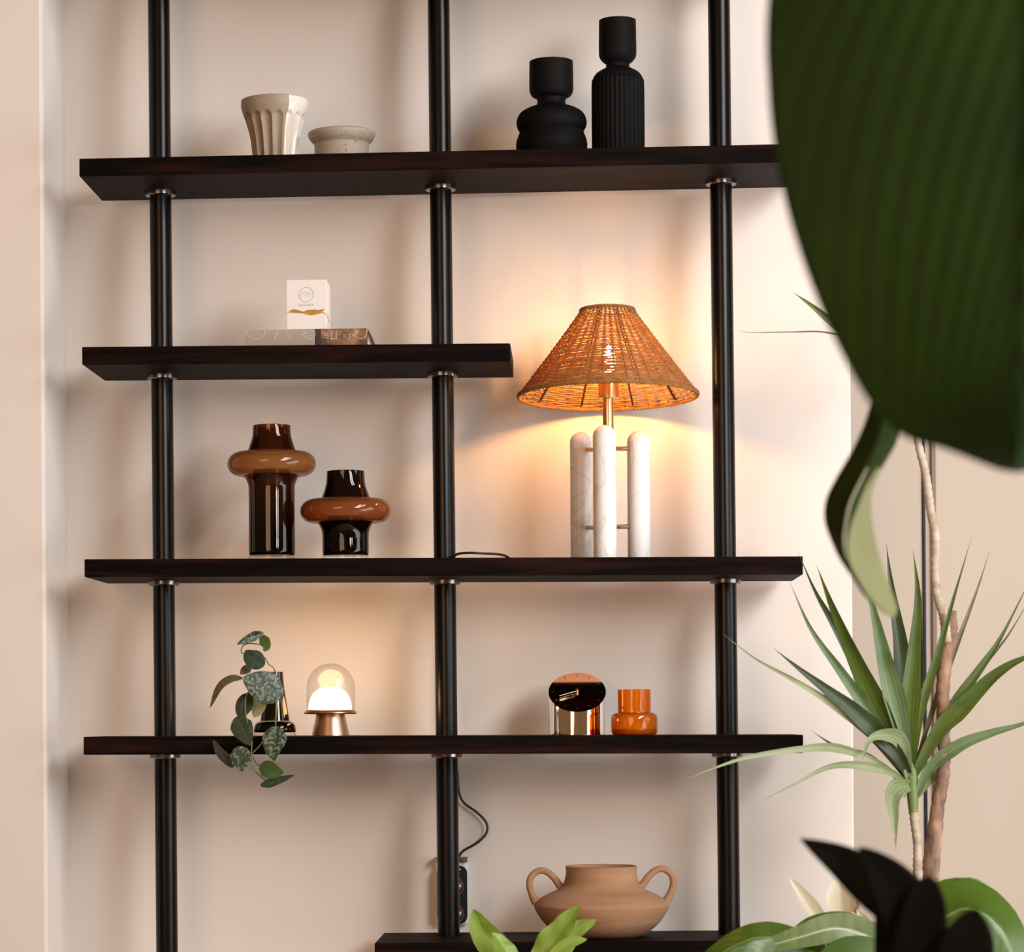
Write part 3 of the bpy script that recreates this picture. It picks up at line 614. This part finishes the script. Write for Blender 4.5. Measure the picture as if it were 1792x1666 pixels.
tube('hand', [fp(0.02, -0.0, 0.002), fp(-0.15, -0.26, 0.002), fp(-0.62, -0.42, 0.002)], 0.0008, STEEL, ck, seg=5, n=1)
tube('hand_hub', [fp(0, 0, 0.0005), fp(0, 0, 0.006)], 0.0028, BRASS, ck, seg=12, n=1)

Y = 0.09; x = at(1110, 1280, Y).x; zt = top(4, x)
AM = glass('orange_glass', (0.98, 0.66, 0.16), (0.80, 0.30, 0.03), (0.9, 0.40, 0.03), 0.10)
AMD = glass('orange_glass_base', (0.80, 0.40, 0.08), (0.45, 0.14, 0.02), (0.4, 0.15, 0.02), 0.15)
aj = thing('amber_jar', 'small orange glass jar with a wide round base beside the chrome clock', 'vase', (x, Y, zt))
turned('jar_wall', 1110, Y, zt, [(34, 1287), (38.5, 1284), (40.3, 1276), (40.3, 1260), (39, 1252), (34, 1248), (29.5, 1247), (28.7, 1245), (28.7, 1230), (28.7, 1207)], AM, aj, wall=2, ang=60)
turned('jar_base', 1110, Y, zt + 0.0006, [(33, 1286.5), (37, 1284), (38, 1279), (37.5, 1276)], AMD, aj, sm=2, capt=True)

# ------------------------------------------------------------------ shelf 4: cutting in a smoky vase
Y = 0.085; x = at(481, 1285, Y).x; zt = top(4, x)
SMOKE = glass('smoky_glass', (0.66, 0.60, 0.52), (0.26, 0.18, 0.13), (0.05, 0.03, 0.02), 0.10)
sv = thing('smoky_glass_vase', 'small smoky glass vase with a dark round foot, holding a trailing cutting', 'vase', (x, Y, zt))
turned('clear_foot', 481, Y, zt, [(37, 1288), (37.5, 1287), (37.5, 1282.5), (36, 1282)], CLEAR, sv, sm=1, capt=True)
turned('bulge', 481, Y, None, [(36, 1281.5), (37, 1276), (34, 1267), (27, 1262.5)], VD2, sv, sm=3, capt=True)
turned('neck', 481, Y, None, [(26, 1262), (24, 1250), (20, 1225), (16.5, 1200), (14.5, 1176)], SMOKE, sv, wall=1.5)
turned('water', 481, Y, None, [(24, 1261), (21, 1246), (18.5, 1232)], VD, sv, sm=1, capt=True)
pl = thing('trailing_cutting', 'trailing vine cutting with silver-splashed heart-shaped leaves hanging over the shelf edge', 'plant', (x, Y, zt + 0.02))
def vine(lst, r=0.0011, m=STEMB): tube('vine', pts(lst, 0.05), r, m, pl, seg=6, n=5)
vine([(481, 1250, 0.085), (480, 1210, 0.085), (482, 1180, 0.08), (478, 1168, 0.06), (470, 1162, 0.03), (462, 1150, 0.02), (440, 1140, 0.02), (424, 1144, 0.02), (424, 1132, 0.02), (436, 1126, 0.02), (455, 1128, 0.02)])
vine([(482, 1180, 0.08), (484, 1205, 0.045), (483, 1240, 0.03), (482, 1272, 0.0)], 0.0012, STEMG)
vine([(480, 1190, 0.07), (455, 1200, 0.03), (432, 1215, 0.0), (430, 1250, -0.02), (440, 1290, -0.025), (440, 1320, -0.025), (443, 1345, -0.025), (465, 1366, -0.025)], 0.0013, STEMG)
vine([(441, 1322, -0.025), (448, 1335, -0.026), (455, 1340, -0.026)]); vine([(442, 1318, -0.025), (456, 1303, -0.025), (460, 1296, -0.026)], 0.001, STEMG)
def lf(lst, W, m, y0, y1=None, prof='heart', **kw):
    kw.setdefault('fold', 0.15); kw.setdefault('curl', -0.12); return blade('leaf', pts(lst, y0, y1), W * kk(0), m, pl, prof=prof, cols=8, n=6, **kw)
lf([(460, 1108), (445, 1112), (428, 1120), (414, 1128)], 9, L_SILV, 0.02, 0.0, face=(0.2, -0.8, -0.3), fold=0.5)
lf([(458, 1113), (463, 1122), (466, 1132), (461, 1140)], 10, L_SCIG, 0.03, 0.02)
lf([(463, 1164), (450, 1157), (438, 1148), (430, 1138)], 17, L_SCIN, 0.01, -0.005, prof='oval')
lf([(440, 1168), (430, 1172), (420, 1180)], 8, L_SCIB, 0.03, 0.02, prof='oval')
lf([(490, 1214), (470, 1205), (447, 1195), (424, 1186)], 30, L_SILV, 0.0, -0.02, face=(0.1, -1, 0.2), curl=-0.2)
lf([(424, 1186), (404, 1188), (384, 1203), (368, 1238)], 10, L_SCIB, 0.0, -0.03, prof='oval', face=(-0.4, -0.7, 0.4))
lf([(440, 1214), (430, 1228), (424, 1244), (422, 1259)], 15, L_SCID, 0.01, 0.0, prof='oval')
lf([(452, 1212), (454, 1228), (450, 1243), (444, 1255)], 13, L_SCIP, 0.025, 0.02, prof='oval')
lf([(418, 1256), (422, 1270), (430, 1287), (438, 1305)], 20, L_SCIN, -0.02, -0.03)
lf([(484, 1274), (481, 1290), (478, 1310), (480, 1332)], 21.5, L_SILV, -0.01, -0.03)
lf([(408, 1343), (398, 1330), (384, 1315), (373, 1295)], 9, L_SCID, -0.02, -0.02, prof='oval')
lf([(430, 1308), (424, 1320), (422, 1334), (424, 1350)], 19, L_SILV, -0.03, -0.035, prof='oval')
lf([(454, 1341), (466, 1345), (480, 1350), (496, 1352)], 15.5, L_SCIG, -0.03, -0.04, prof='oval')
lf([(457, 1374), (472, 1370), (492, 1364), (516, 1356)], 9, L_SCIN, -0.035, -0.02, prof='heart', face=(0, -0.8, -0.4))

# ------------------------------------------------------------------ lowest shelf: clay jar
Y = 0.115; cx = 1052.5; x = at(cx, 1640, Y).x; zt = top(5, x)
cj = thing('clay_jar', 'wide tan clay jar with two loop handles on the lowest shelf', 'jar', (x, Y, zt))
turned('jar_body', cx, Y, zt, [(52, 1641), (60, 1640), (80, 1632), (99, 1616), (112, 1598), (117.5, 1586), (117, 1581), (110, 1574), (95, 1565), (78, 1557), (68, 1549), (63.5, 1538), (61.5, 1526), (62.5, 1516)], TERRA, cj, wall=5, seg=96, ang=60)
for sgn in (-1, 1):
    H_ = [(cx - 114, 1580), (cx - 121, 1566), (cx - 126, 1548), (cx - 122, 1533), (cx - 110, 1524), (cx - 97, 1525), (cx - 84, 1535), (cx - 72, 1551), (cx - 64, 1556)]
    H_ = [(2 * cx - a if sgn > 0 else a, b - (3 if sgn > 0 else 0)) for a, b in H_]
    tube('handle', pts(H_, Y), [0.0085, 0.0065, 0.006, 0.006, 0.006, 0.006, 0.0062, 0.0068, 0.009], TERRA, cj, seg=14, n=4)

# ------------------------------------------------------------------ plants
def planter(parent, x, y, r, h, name='planter'):
    V, Fc = lathe_geo([(r * 0.72, 0), (r * 0.75, 0.004), (r, h), (r * 0.92, h), (r * 0.90, h - 0.03)], (x, y), 40); cap(V, Fc, 40, True, False); sharp(link(name, V, Fc, POTM, parent))
    V, Fc = lathe_geo([(r * 0.9, h - 0.03)], (x, y), 40); Fc.append(tuple(range(40))); link('soil', V, Fc, SOIL, parent)
# dracaena beside the shelving unit
DY = -0.10; bx0 = at(1612, 1600, DY)
dr = thing('dracaena', 'tall dracaena with long pointed leaves standing right of the shelving unit', 'plant', (bx0.x + 0.02, DY, 0))
planter(dr, bx0.x + 0.02, DY, 0.16, 0.30)
def ringed(P, R, name, m, wob=0.12, step=3, n=14):
    Q = catmull(P, n); N = len(Q); RR = []
    for i in range(N):
        tt = i / (N - 1) * (len(R) - 1); a = int(min(tt, len(R) - 2)); rr = R[a] + (R[a + 1] - R[a]) * (tt - a)
        RR.append(rr * (1 + wob * (0.5 if i % step else -0.5) + 0.05 * rnd.uniform(-1, 1)))
    V, Fc = tube_geo(Q, RR, 14); return link(name, V, Fc, m, dr)
zs0 = Vector((bx0.x + 0.02, DY, 0.27))
ringed([zs0, at(1630, 1640, DY), at(1629, 1530, DY), at(1640, 1420, DY), at(1652, 1340, DY), at(1650, 1250, DY), at(1652, 1170, DY), at(1661, 1110, DY), at(1664, 1068, DY)], [0.016, 0.015, 0.0145, 0.0115, 0.0105, 0.0105, 0.0115, 0.014, 0.009], 'trunk', TRUNK, 0.13, 4)
ringed([at(1657, 1125, DY - 0.012), at(1652, 1080, DY - 0.008), at(1640, 1040, DY), at(1636, 1000, DY), at(1637, 940, DY), at(1628, 890, DY), at(1620, 830, DY), at(1606, 770, DY), at(1600, 700, DY), at(1598, 650, DY)], [0.008, 0.008, 0.0072, 0.007, 0.0072, 0.007, 0.007, 0.0062, 0.007, 0.007], 'stem', TRUNKP, 0.13, 3)
ringed([zs0 + Vector((-0.03, 0, 0)), at(1612, 1640, DY), at(1607, 1530, DY), at(1606, 1480, DY), at(1600, 1430, DY), at(1597, 1400, DY)], [0.009, 0.009, 0.0085, 0.0075, 0.0075, 0.008], 'stem', TRUNKP, 0.14, 3)
tube('shoot', pts([(1599, 1425), (1597, 1395), (1595, 1360), (1592, 1330)], DY), [0.008, 0.0095, 0.011, 0.009], STEMG, dr, seg=12)
def dl_(lst, W, m, dy=0.0, tip=None, **kw):
    mats = [m, tip] if tip else None
    kw.setdefault('fold', 0.35)
    blade('leaf', pts(lst[::-1], DY - 0.005, DY + dy), W * 0.5 * kk(0) * 1.12, m, dr, prof='strap', cols=4, n=7, mats=mats, **kw)
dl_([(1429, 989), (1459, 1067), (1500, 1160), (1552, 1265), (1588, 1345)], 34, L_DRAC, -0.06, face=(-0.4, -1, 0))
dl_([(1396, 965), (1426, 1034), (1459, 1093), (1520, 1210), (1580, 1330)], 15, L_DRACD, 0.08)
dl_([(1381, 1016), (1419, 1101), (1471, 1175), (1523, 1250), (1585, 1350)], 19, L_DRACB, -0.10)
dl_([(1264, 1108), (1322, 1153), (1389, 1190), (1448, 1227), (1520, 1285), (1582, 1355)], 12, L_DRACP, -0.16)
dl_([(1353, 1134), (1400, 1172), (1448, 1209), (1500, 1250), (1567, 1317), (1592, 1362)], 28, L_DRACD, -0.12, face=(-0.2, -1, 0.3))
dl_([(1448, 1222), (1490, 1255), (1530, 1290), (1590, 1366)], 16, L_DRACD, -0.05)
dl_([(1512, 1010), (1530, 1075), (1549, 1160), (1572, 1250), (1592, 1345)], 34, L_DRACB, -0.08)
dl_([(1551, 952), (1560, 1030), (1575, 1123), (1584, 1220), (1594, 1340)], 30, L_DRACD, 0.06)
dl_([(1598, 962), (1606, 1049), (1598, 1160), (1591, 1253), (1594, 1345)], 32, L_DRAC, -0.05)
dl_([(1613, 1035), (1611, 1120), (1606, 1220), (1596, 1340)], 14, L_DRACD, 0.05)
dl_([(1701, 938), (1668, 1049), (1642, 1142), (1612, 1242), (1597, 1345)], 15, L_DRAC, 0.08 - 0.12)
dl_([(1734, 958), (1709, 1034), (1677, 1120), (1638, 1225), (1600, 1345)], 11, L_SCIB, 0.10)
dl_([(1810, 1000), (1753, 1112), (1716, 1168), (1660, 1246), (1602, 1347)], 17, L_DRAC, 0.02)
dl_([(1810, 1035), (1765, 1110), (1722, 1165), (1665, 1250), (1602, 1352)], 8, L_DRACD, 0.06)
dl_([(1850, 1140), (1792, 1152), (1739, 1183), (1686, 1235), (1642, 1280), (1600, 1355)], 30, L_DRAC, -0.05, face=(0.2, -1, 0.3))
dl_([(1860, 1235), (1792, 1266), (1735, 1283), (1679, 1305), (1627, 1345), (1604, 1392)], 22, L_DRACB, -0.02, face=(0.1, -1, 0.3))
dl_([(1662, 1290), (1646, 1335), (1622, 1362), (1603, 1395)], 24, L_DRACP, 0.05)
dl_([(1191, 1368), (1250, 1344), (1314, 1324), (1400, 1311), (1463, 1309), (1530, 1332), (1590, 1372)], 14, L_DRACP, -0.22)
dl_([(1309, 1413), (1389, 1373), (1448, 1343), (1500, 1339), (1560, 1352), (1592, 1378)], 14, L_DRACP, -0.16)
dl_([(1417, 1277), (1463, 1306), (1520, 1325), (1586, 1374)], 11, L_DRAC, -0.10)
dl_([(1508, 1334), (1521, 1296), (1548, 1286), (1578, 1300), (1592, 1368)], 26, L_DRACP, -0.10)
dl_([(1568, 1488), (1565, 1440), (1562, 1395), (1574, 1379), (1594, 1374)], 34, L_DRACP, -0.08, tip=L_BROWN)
# its upper crown, mostly behind the big leaf
dl_([(1387, 511), (1420, 535), (1470, 575), (1540, 620), (1596, 650)], 20, L_DRAC, -0.05)
dl_([(1264, 572), (1310, 582), (1385, 582), (1450, 584), (1530, 610), (1596, 655)], 9, L_SCIB, -0.20, face=(0, -0.6, 1))
for px, py, W in ((1500, 480, 26), (1580, 430, 30), (1660, 470, 26), (1740, 560, 22), (1540, 440, 22), (1700, 640, 22)):
    dl_([(px, py), ((px * 2 + 1598) / 3, (py * 2 + 640) / 3 - 10), ((px + 1598 * 2) / 3, (py + 1280) / 3 - 8), (1598, 650)], W, L_DRACD, 0.05)

# white-flowered plant with broad glossy leaves (bottom right)
QY = -0.45; q0 = at(1600, 1666, QY)
py_ = thing('peace_lily', 'broad-leaved plant with white flowers at the bottom right corner', 'plant', (q0.x, QY, 0))
planter(py_, q0.x, QY, 0.14, 0.28)
qs = Vector((q0.x, QY, 0.25))
def stalk(p, r=0.004, m=STEMG, parent=py_): P = Vector(p); tube('stalk', [qs if parent is py_ else parent_base[parent.name], qs.lerp(P, 0.5) + Vector((0, 0.01, 0.02)) if parent is py_ else parent_base[parent.name].lerp(P, 0.5), P], r, m, parent, seg=8)
parent_base = {}
def bl(lst, W, m, y0, y1, parent=None, **kw):
    P = pts(lst, y0, y1); o = blade('leaf', P, W * kk(y0), m, parent or py_, cols=12, n=7, **kw); stalk(P[0], parent=parent or py_); return o
bl([(1470, 1700), (1400, 1655), (1330, 1640), (1262, 1668), (1215, 1710)], 40, L_LILY, QY, QY - 0.08, prof='oval', face=(-0.25, -0.75, 0.5), fold=-0.35, ripple=8)
bl([(1600, 1680), (1545, 1650), (1470, 1625), (1400, 1640), (1290, 1672)], 27, L_LILYP, QY, QY - 0.04, prof='oval', face=(0.1, -1, 0.25), fold=0.25, ripple=12)
bl([(1570, 1670), (1525, 1632), (1480, 1612), (1425, 1614), (1380, 1634)], 18, L_LILY, QY + 0.03, QY + 0.02, prof='oval', face=(0, -1, 0.4), fold=-0.1, ripple=6)
bl([(1570, 1715), (1540, 1680), (1480, 1668), (1430, 1680)], 34, L_LILY, QY - 0.05, QY - 0.05, prof='oval', face=(0, -1, 0.4), fold=0.1)
bl([(1610, 1700), (1640, 1620), (1700, 1590), (1760, 1640), (1790, 1740)], 66, L_LILY, QY + 0.02, QY - 0.04, prof='oval', face=(0.25, -1, 0.5), fold=-0.3, ripple=10)
bl([(1600, 1700), (1655, 1600), (1700, 1560), (1760, 1590)], 30, L_LILY, QY + 0.06, QY + 0.06, prof='oval', face=(0.1, -1, 0.3), fold=-0.1)
def spathe(lst, W, y, face):
    P = pts(lst, y, y); blade('spathe', P, W * kk(y), SPATHE, py_, prof='oval', cols=8, n=6, fold=0.5, curl=0.5, face=face); stalk(P[0], 0.003)
    return P
spathe([(1440, 1640), (1425, 1606), (1405, 1575), (1381, 1536)], 15, QY + 0.12, (0.5, -1, 0))
spathe([(1475, 1610), (1475, 1580), (1473, 1555), (1468, 1530)], 26, QY + 0.12, (-0.2, -1, 0.1))
spathe([(1500, 1665), (1508, 1640), (1518, 1620), (1500, 1592)], 13, QY + 0.09, (-0.2, -1, 0.1))
tube('spadix', pts([(1497, 1598), (1500, 1580), (1504, 1558), (1507, 1535)], QY + 0.10), [0.003, 0.005, 0.005, 0.003], SPADIX, py_, seg=10)

# lime-green plant at the bottom centre
GY = -0.38; g0 = at(925, 1700, GY)
gp = thing('bright_green_plant', 'bright lime-green leafy plant in front of the lowest shelf', 'plant', (g0.x, GY, 0))
planter(gp, g0.x, GY, 0.11, 0.30); gs = Vector((g0.x, GY, 0.27)); parent_base[gp.name] = gs
def gl(lst, W, y0, y1, m=L_LIME, **kw):
    P = pts(lst, y0, y1); blade('leaf', P, W * kk(y0), m, gp, cols=8, n=7, **kw); tube('stalk', [gs, gs.lerp(P[0], 0.5), P[0]], 0.004, STEMG, gp, seg=8)
gl([(905, 1700), (875, 1665), (845, 1630), (828, 1592)], 26, GY, GY + 0.03, prof='oval', fold=0.35, wave=0.12, face=(-0.2, -1, 0.1))
gl([(915, 1705), (895, 1680), (880, 1655), (862, 1632)], 20, GY - 0.03, GY - 0.02, prof='oval', fold=-0.3, wave=0.15, seed=2, face=(0.3, -1, 0.1))
gl([(930, 1710), (955, 1665), (985, 1625), (1014, 1585)], 24, GY, GY - 0.01, prof='oval', fold=0.4, wave=0.18, seed=1, face=(-0.5, -1, 0.1))
gl([(935, 1715), (975, 1670), (1005, 1630), (1043, 1610)], 19, GY + 0.03, GY + 0.02, prof='oval', fold=-0.3, wave=0.15, seed=4, face=(0.2, -1, 0.2))
gl([(950, 1710), (975, 1670), (1000, 1650), (1027, 1644)], 13, GY - 0.04, GY - 0.04, m=L_LIME, prof='oval', fold=0.2, face=(0, -1, 0.6))

# near-black leaves in the foreground
KY = -1.75; k0 = at(1640, 1900, KY)
kp = thing('dark_rubber_plant', 'out-of-focus plant with near-black leaves in the lower right foreground', 'plant', (k0.x, KY, 0))
planter(kp, k0.x, KY, 0.12, 0.28, 'planter'); ks = Vector((k0.x, KY, 0.25)); parent_base[kp.name] = ks
tube('trunk', [ks, at(1640, 1800, KY), at(1630, 1690, KY), at(1620, 1640, KY)], 0.006, L_BLACK, kp, seg=10)
def kl(lst, W, y0, y1, **kw):
    blade('leaf', pts(lst, y0, y1), W * kk(y0), L_BLACK, kp, cols=8, n=7, thick=0.0008, **kw)
kl([(1600, 1625), (1545, 1565), (1480, 1512), (1400, 1467)], 40, KY + 0.01, KY, prof=lambda t: max(0.0, math.sin(PI * min(1, 0.16 + 0.84 * t ** 0.95)) ** 0.85), fold=0.1)
kl([(1625, 1740), (1600, 1630), (1565, 1555), (1504, 1482)], 50, KY - 0.02, KY - 0.03, prof=lambda t: max(0.0, math.sin(PI * min(1, 0.16 + 0.84 * t ** 1.15)) ** 0.75), fold=0.1)
kl([(1570, 1800), (1580, 1720), (1570, 1650), (1540, 1560)], 48, KY + 0.02, KY + 0.02, prof='oval', fold=0.1)
kl([(1590, 1790), (1602, 1690), (1616, 1600), (1626, 1531)], 46, KY - 0.03, KY - 0.04, prof=lambda t: max(0.0, math.sin(PI * min(1, 0.12 + 0.88 * t)) ** 0.55), fold=0.1)
kl([(1650, 1790), (1680, 1700), (1696, 1640), (1706, 1590)], 50, KY - 0.05, KY - 0.05, prof='oval', fold=0.15)

# the big foreground leaf (top right) and the narrow hanging one under it
BY = -2.55; b0 = at(2050, 1900, BY)
bp_ = thing('bird_of_paradise_plant', 'huge out-of-focus dark green leaf with a twisted young leaf, right foreground', 'plant', (b0.x, BY, 0))
planter(bp_, b0.x, BY, 0.15, 0.30); bs = Vector((b0.x, BY, 0.27))
left = [(1842, -930), (1660, -790), (1510, -610), (1420, -420), (1385, -300), (1362, -180), (1350, -80), (1344, 0), (1341, 60), (1343, 130), (1352, 240), (1373, 350), (1402, 450), (1440, 550), (1478, 630), (1513, 692), (1545, 735), (1590, 768), (1650, 785), (1705, 806), (1745, 821), (1774, 827)]
rib = [(1888, -940), (1880, -830), (1872, -720), (1860, -620), (1850, -520), (1843, -430), (1838, -340), (1832, -250), (1828, -170), (1824, -90), (1820, 0), (1815, 110), (1810, 210), (1804, 310), (1800, 400), (1796, 480), (1793, 560), (1790, 630), (1787, 690), (1783, 750), (1780, 790), (1778, 827)]
NU = 40; V, Fc = [], []; n = len(left)
L2 = catmull([Vector((a, b, 0)) for a, b in left], 6); R2 = catmull([Vector((a, b, 0)) for a, b in rib], 6)
rows = len(L2)
for i in range(rows):
    Lp, Rp = L2[i], R2[i]; t_ = i / (rows - 1)
    for j in range(-NU, NU + 1):
        u = j / NU
        if u <= 0: q = Rp.lerp(Lp, -u)
        else: q = Rp + (Rp - Lp) * u; q.y = Rp.y + (Lp.y - Rp.y) * u
        edge = 1 - abs(u) ** 3
        ph = (t_ - abs(u) * 0.475) * 15 * 2 * PI
        Yd = BY + 0.05 * abs(u) ** 1.5 * 1.2 - 0.05 * math.sin(PI * t_) + 0.0013 * math.sin(ph) * edge * min(1, (1 - t_) * 6)
        V.append(at(q.x, q.y, Yd))
cw = 2 * NU + 1
for i in range(rows - 1):
    for j in range(cw - 1): a = i * cw + j; Fc.append((a, a + 1, a + cw + 1, a + cw))
o = link('leaf', V, Fc, L_BIG, bp_); uvmap(o, cw, rows); md = o.modifiers.new('thickness', 'SOLIDIFY'); md.thickness = 0.0008
P = [at(a, b, BY - 0.005 - 0.05 * math.sin(PI * i / (n - 1))) for i, (a, b) in enumerate(rib)]
tube('midrib', P, [0.006 - 0.005 * i / (n - 1) for i in range(n)], L_BIGD, o, seg=8, n=3)
topp = P[0]; tube('petiole', [topp, topp + Vector((0.10, 0.02, 0.03)), topp + Vector((0.18, 0.02, -0.25)), bs + Vector((0.05, 0, 0.5)), bs], 0.009, L_BIGD, bp_, seg=10)
HY = -1.75
hl = [(1528, 690), (1512, 742), (1490, 790), (1462, 838), (1445, 875), (1443, 912), (1455, 948), (1470, 980), (1492, 1012), (1512, 1042), (1538, 1066)]
hm = [(1548, 700), (1540, 758), (1524, 805), (1504, 845), (1488, 880), (1480, 915), (1477, 950), (1484, 985), (1502, 1020), (1522, 1050), (1548, 1074)]
hr = [(1580, 700), (1572, 766), (1548, 812), (1528, 850), (1524, 885), (1527, 920), (1534, 955), (1545, 992), (1558, 1030), (1570, 1062), (1566, 1082)]
hx = [(1568, 700), (1560, 760), (1538, 812), (1516, 850), (1502, 885), (1490, 918), (1484, 950), (1488, 985), (1504, 1018), (1524, 1049), (1550, 1074)]
rowsP = [catmull([at(a, b, HY + d) for a, b in L_], 6) for L_, d in ((hl, 0.02), (hm, -0.01), (hx, 0.0), (hr, 0.035))]
V = []; Fc = []; fm = []
for i in range(len(rowsP[0])):
    for c_ in range(3):
        for s in range(4 if c_ < 2 else 5): V.append(rowsP[c_][i].lerp(rowsP[c_ + 1][i], s / 4))
cw = 13
for i in range(len(rowsP[0]) - 1):
    for j in range(cw - 1): a = i * cw + j; Fc.append((a, a + 1, a + cw + 1, a + cw)); fm.append(1 if (j >= 8 and i > 12) else 0)
o = link('young_leaf', V, Fc, None, bp_, mats=[L_BIGD, L_BIGP], fm=fm); o['label'] = 'narrow twisted young leaf with a pale underside'
md = o.modifiers.new('thickness', 'SOLIDIFY'); md.thickness = 0.0006
tube('midrib', [rowsP[1][i] + Vector((0, -0.002, 0)) for i in range(14, 42, 3)], [0.0008, 0.0012, 0.0014, 0.0014, 0.0014, 0.0013, 0.0012, 0.0015, 0.001, 0.0006], L_RIB, o, seg=6, n=3)
tube('petiole', [rowsP[1][0], rowsP[1][0] + Vector((0.03, -0.02, 0.06)), rowsP[1][0] + Vector((0.16, -0.1, 0.0)), bs + Vector((0.03, 0.1, 0.6)), bs + Vector((0, 0.02, 0))], 0.006, L_BIGD, bp_, seg=8)
